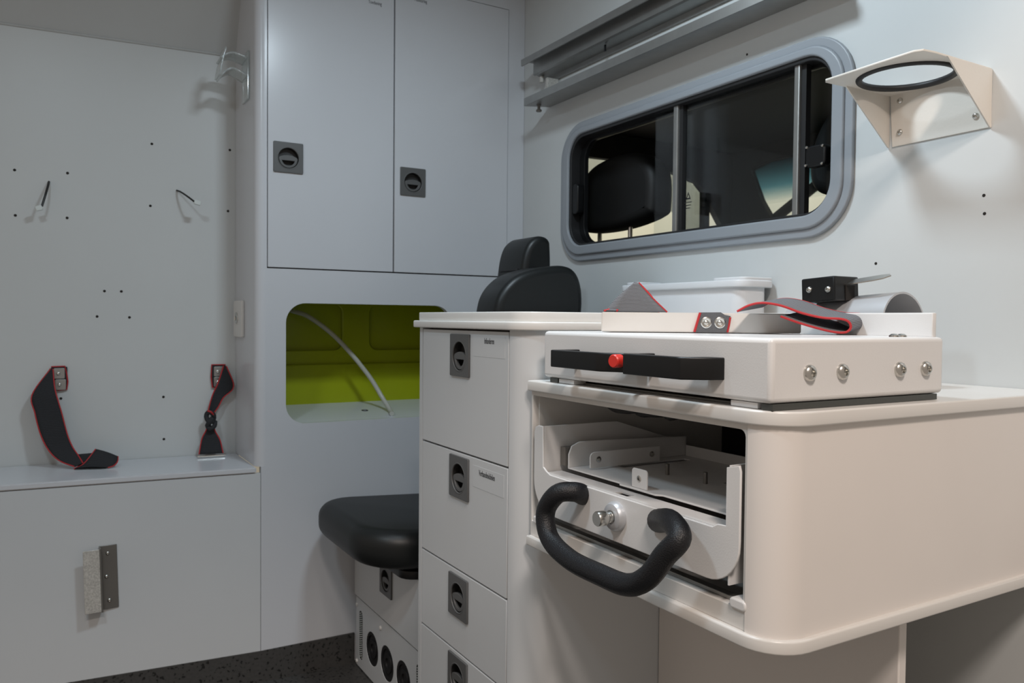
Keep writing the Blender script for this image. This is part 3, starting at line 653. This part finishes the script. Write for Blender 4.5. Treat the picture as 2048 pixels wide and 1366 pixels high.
# strap end screwed to its front edge
se = P0+u*.166-n*.0012
def PN(a, b, w_): return P0+u*a-n*w_+Vector((0, 0, b))
plate('strap_end', [[(.160, 1.0315), (.170, 1.066), (.205, 1.0665), (.212, 1.062), (.222, 1.060), (.219, 1.045), (.216, 1.0315)]], .0003, .0026, None, 'webgrey', npl, fn=PN)
tube('red_edge', [PN(.160, 1.0322, .0028), PN(.1645, 1.048, .0028), PN(.1695, 1.0655, .0028)], .0022, 'red', npl, 6)
tube('red_edge', [PN(.217, 1.0322, .0028), PN(.2195, 1.045, .0028), PN(.2215, 1.058, .0028)], .0018, 'red', npl, 6)
for a in (.180, .2035):
    wsh = lathe('washer', [(.003, 0), (.0098, 0), (.0098, .0012), (.008, .0022), (.0055, .0018), (.003, .0008)], PN(a, 1.0485, .0026), -n, 'steel', npl, 22)
    screw('screw', PN(a, 1.0485, .0030), -n, .0046, 'steel', npl)
# folded strap standing behind the plate edge
fs = thing('folded_strap', 'grey red-edged strap folded to a peak on the nylon plate', 'strap', tuple(P0+u*.05+n*.03+Vector((0, 0, 1.066))), group='straps on the equipment mount')
def FP(a, dn, z): return P0+u*a+n*dn+Vector((0, 0, z))
strap_piece(fs, [FP(.008, .020, 1.066), FP(.030, .022, 1.092), FP(.060, .026, 1.118)], [FP(.117, .020, 1.066), FP(.092, .022, 1.090), FP(.068, .026, 1.117)], 'web', redL=False, edge=.0018)
strap_piece(fs, [FP(.060, .027, 1.118), FP(.040, .045, 1.092), FP(.030, .060, 1.066)], [FP(.068, .027, 1.117), FP(.095, .045, 1.092), FP(.110, .060, 1.066)], 'web', redL=False, edge=.0018)
strap_piece(fs, [FP(.006, .016, 1.0675), FP(.016, .018, 1.070)], [FP(.028, .014, 1.0675), FP(.030, .018, 1.069)], 'web', redL=True, redR=True, edge=.0018)
# looped strap
ls = thing('looped_strap', 'grey red-edged strap lying in a flat loop on the equipment mount', 'strap', (1.10, .84, 1.031), group='straps on the equipment mount')
LOOP = [(0.9902, 0.9462, 1.0676), (1.0026, 0.9321, 1.0778), (1.0185, 0.9173, 1.0820), (1.0410, 0.8982, 1.0775), (1.0660, 0.8762, 1.0655), (1.0900, 0.8544, 1.0582), (1.1100, 0.8352, 1.0565), (1.1190, 0.8272, 1.0510), (1.1205, 0.8260, 1.0410), (1.1130, 0.8325, 1.0345), (1.0960, 0.8494, 1.0370), (1.0660, 0.8762, 1.0480), (1.0400, 0.8982, 1.0600)]
off = Vector((.082, .022, .009))
bl, l_, r_ = ribbon(LOOP, [Vector(p)+off for p in LOOP], .0026, (0, 0, 1), sub=5)
add('webbing', bl, 'web', ls, smooth=True)
tube('red_edge', l_, .0021, 'red', ls, 6); tube('red_edge', r_, .0019, 'red', ls, 6)

# silver tube with clamp, lying behind the mount
hd = thing('tube_clamp', 'silver tube with black clamp block and flat metal lever behind the mount', 'clamp', (1.30, .95, .99))
ax = Vector((.03, 1, -.055)).normalized(); TB = Vector((1.318, .862, 1.0465))
bm = bm_lathe([(.0570, 0), (.0605, 0), (.0605, .225), (.0570, .225), (.0570, 0)], TB, ax, 40)
add('tube', bm, 'silver', hd, auto=True)
box('clamp_block', 1.245, 1.315, .952, 1.026, 1.089, 1.135, 'blackplastic', hd, .003, 2, rot=(math.radians(-3), 'X', (1.28, .99, 1.10)))
box('clamp_slot', 1.275, 1.300, .9505, .954, 1.092, 1.120, 'hole', hd)
for y in (1.008, .966): screw('screw', (1.245, y, 1.112), (-1, 0, 0), .0062, 'steel', hd)
lv = plate('lever', [[(0, -.012), (.075, -.013), (.095, -.010), (.105, 0), (.095, .010), (.075, .013), (0, .012)]], -.001, .001, None, 'steel', hd, fn=lambda a, b, w_: Vector((1.288+b, .972-a*.98, 1.124+a*.10+w_+b*.42)))
plate('support_foot', [[(1.29, .9355), (1.345, .9355), (1.345, .992), (1.29, .992)]], .93, .96, 'Y', 'blackplastic', hd)

# white lidded tub on the drawer unit
tu = thing('storage_tub', 'white plastic tub with stepped lid on the drawer unit', 'tub', (1.435, 1.53, 1.047))
def TX(u_, v_, w_): return Vector((u_, v_, w_))
plate('body', [rrect(1.390, 1.318, 1.4875, 1.763, .03, 6)], 1.0475, 1.134, 'Z', 'tubplastic', tu, bev=.002)
ld = plate('lid', [rrect(1.381, 1.306, 1.503, 1.770, .034, 6)], 1.132, 1.149, 'Z', 'tubplastic', tu, bev=.003)
plate('lid_clip', [rrect(1.392, 1.310, 1.498, 1.42, .02, 5)], 1.148, 1.156, 'Z', 'tubplastic', ld, bev=.002)
plate('lid_clip', [rrect(1.392, 1.69, 1.484, 1.752, .02, 5)], 1.148, 1.157, 'Z', 'tubplastic', ld, bev=.002)

# ------------------------------------------------------------------ ring holder on the bulkhead
rh = thing('ring_holder', 'off-white steel bracket with black rubber ring screwed beside the window', 'bracket', (XW, .92, 1.41))
plate('back_plate', [[(.820, 1.414), (1.018, 1.413), (1.025, 1.521), (.822, 1.521)]], XW-.003, XW, 'X', 'offwhite', rh, bev=.001, bres=1)
plate('top_plate', [[(XW-.001, .822), (XW-.001, 1.030), (1.312, 1.034), (1.302, 1.026), (1.292, .840), (1.300, .826), (1.330, .8225)], circ(1.4065, .926, .0835, 40)], 1.5185, 1.5225, 'Z', 'offwhite', rh, bev=.001, bres=1)
for y in (.822, 1.027):
    plate('side_plate', [[(XW-.001, 1.5195), (1.362, 1.5195), (XW-.004, 1.413), (XW-.001, 1.413)]], y-.0015, y+.0015, 'Y', 'offwhite', rh, bev=.0006, bres=1)
bm = bm_tube([(1.4065+.0835*math.cos(t), .926+.0835*math.sin(t), 1.5195) for t in [2*math.pi*k/48 for k in range(48)]], .0062, 10, True)
add('rubber_ring', bm, 'rubber', rh, smooth=True)
for (y, z) in ((1.002, 1.504), (1.001, 1.440), (.848, 1.440)): screw('screw', (XW-.003, y, z), (-1, 0, 0), .0062, 'steel', rh)

# ------------------------------------------------------------------ aluminium rails over the window
ru = thing('wall_rail', 'upper aluminium channel rail with deep front fascia over the window', 'rail', (1.46, 1.7, 1.88), group='aluminium wall rails')
YR0, YR1 = 1.12, 2.373
def xz_prism(name, pts, y0, y1, m, parent):
    return plate(name, [pts], y0, y1, 'Y', m, parent, bev=.0008, bres=1)
xz_prism('fascia', [(1.420, 1.929), (1.424, 1.929), (1.424, 1.947), (1.504, 1.947), (1.504, 1.951), (1.420, 1.951)], YR0, YR1, 'alu', ru)
xz_prism('channel', [(1.452, 1.9465), (1.452, 1.898), (1.458, 1.894), (1.462, 1.898), (1.462, 1.9465)], YR0, YR1-.03, 'alu', ru)
xz_prism('channel_floor', [(1.459, 1.898), (1.503, 1.886), (1.503, 1.892), (1.459, 1.904)], YR0, YR1-.03, 'alu', ru)
xz_prism('wall_leg', [(1.498, 1.87), (1.504, 1.87), (1.504, 1.95), (1.498, 1.95)], YR0, YR1-.05, 'alu', ru)
lathe('clip_nut', [(0, 0), (.008, 0), (.008, .02), (0, .02)], (1.476, 2.325, 1.870), (0, 0, 1), 'zinc', ru, 10)
box('hook', 1.470, 1.474, 1.957, 1.963, 1.872, 1.892, 'blackplastic', ru)
rl = thing('wall_rail', 'lower aluminium angle rail with thumb bolt just above the window', 'rail', (1.45, 1.7, 1.78), group='aluminium wall rails')
xz_prism('angle', [(1.400, 1.778), (1.404, 1.777), (1.500, 1.788), (1.504, 1.788), (1.504, 1.792), (1.404, 1.783), (1.404, 1.803), (1.400, 1.803)], YR0, 2.318, 'alu', rl)
lathe('thumb_bolt', [(0, -.024), (.009, -.024), (.010, -.021), (.009, -.018), (.005, -.017), (.005, -.006), (.008, -.005), (.008, 0), (0, 0)], (1.440, 2.285, 1.781), (0, 0, 1), 'dsteel', rl, 14)
box('stand_off', 1.455, 1.500, 2.255, 2.270, 1.793, 1.868, 'zinc', rl, .002)

# ------------------------------------------------------------------ folding seat and its base
sb = thing('seat_base', 'white seat base with round black vents under the folding seat', 'seat base', (1.18, 2.15, FZ))
box('body', .880, 1.500, 1.80, 2.484, FZ+.002, .343, 'lam2', sb)
ud = plate('door', [[(1.80, .149), (2.470, .149), (2.470, .343), (1.80, .343)], circ(2.188, .274, .0342, 28)], .862, .880, 'X', 'lam2', sb, bev=.001, bres=1)
lock(ud, (.862, 2.188, .276), (0, -1, 0), (-1, 0, 0))
holes = [circ(2.318, .020, .052, 28), circ(2.193, .022, .052, 28), circ(2.068, .024, .052, 28), rrect(2.405, -.052, 2.437, .106, .0145, 6), rrect(1.945, -.052, 1.977, .106, .0145, 6), circ(1.88, .024, .045, 24)]
vp = plate('vent_panel', [[(1.81, FZ+.004), (2.466, FZ+.004), (2.466, .142), (1.81, .142)]]+holes, .866, .874, 'X', 'lam2', sb, bev=.001, bres=1)
for (y, z, r_) in ((2.318, .020, .052), (2.193, .022, .052), (2.068, .024, .052), (1.88, .024, .045)):
    v = lathe('round_vent', [(0, .0), (r_*.3, 0), (r_*.3, .004), (r_*.55, .004), (r_*.55, 0), (r_*.8, 0), (r_*.8, .004), (r_*.97, .005), (r_*.97, -.004)], (.8715, y, z), (-1, 0, 0), 'rubber', sb, 28)
for yc in (2.421, 1.961):
    plate('slot_back', [rrect(yc-.0155, -.0525, yc+.0155, .1065, .014, 6)], .8668, .878, 'X', 'rubber', sb)
    bm = bmesh.new()
    for i in range(3):
        for j in range(21):
            bm_lathe([(0, .0015), (.0021, .001), (.0021, 0)], (.8668, yc-.009+.009*i, -.044+.007*j+(.0035 if i == 1 else 0)), (-1, 0, 0), 6, bm)
    o = add('slot_mesh', bm, 'connector', sb); o['kind'] = 'stuff'
for (y, z) in ((2.455, .118), (2.456, -.068), (2.245, .112)): lathe('screw_cap', [(0, .005), (.005, .004), (.007, .001), (.007, 0)], (.866, y, z), (-1, 0, 0), 'cream', sb, 12)
fsx = thing('folding_seat', 'black padded folding seat with folded armrest behind the drawer unit', 'seat', (1.1, 2.15, .345))
ol = rrect(.700, 1.915, 1.27, 2.445, [.05, .13, .15, .05], 8)
plate('cushion', [ol], .380, .488, 'Z', 'leather', fsx, bev=.045, bres=6, fn=lambda u_, v_, w_: Vector((u_, v_, w_-.06*(u_-.78))))
plate('seat_pan', [rrect(.82, 1.95, 1.27, 2.41, .05, 5)], .345, .370, 'Z', 'blackplastic', fsx, bev=.004)
box('seat_bolster', .92, 1.2, 1.880, 1.935, .362, .41, 'blackplastic', fsx, .02, 4)
ol = [(1.20, .47), (1.195, .80), (1.185, 1.10), (1.190, 1.20), (1.205, 1.262), (1.232, 1.292), (1.262, 1.298), (1.285, 1.285), (1.290, 1.25), (1.30, 1.10), (1.36, .80), (1.40, .47)]
ol = [(p.x, p.y) for p in cat([(q_[0], q_[1], 0) for q_ in ol], 5, True)]
plate('backrest', [ol], 1.965, 2.125, 'Y', 'leather', fsx, bev=.018, bres=3)
box('back_seam', 1.186, 1.192, 1.99, 2.10, 1.196, 1.200, 'rubber', fsx)
box('back_mount', 1.30, 1.503, 1.98, 2.11, .60, 1.00, 'blackplastic', fsx, .01)
ol = [(1.025, 1.0), (1.028, 1.076), (1.045, 1.125), (1.085, 1.165), (1.14, 1.188), (1.20, 1.200), (1.25, 1.203), (1.285, 1.190), (1.306, 1.155), (1.313, 1.10), (1.305, 1.02), (1.29, .90), (1.27, .75), (1.16, .75), (1.05, .90)]
ol = [(p.x, p.y) for p in cat([(q_[0], q_[1], 0) for q_ in ol], 5, True)]
plate('armrest', [ol], 1.830, 1.962, 'Y', 'leather', fsx, bev=.022, bres=4)
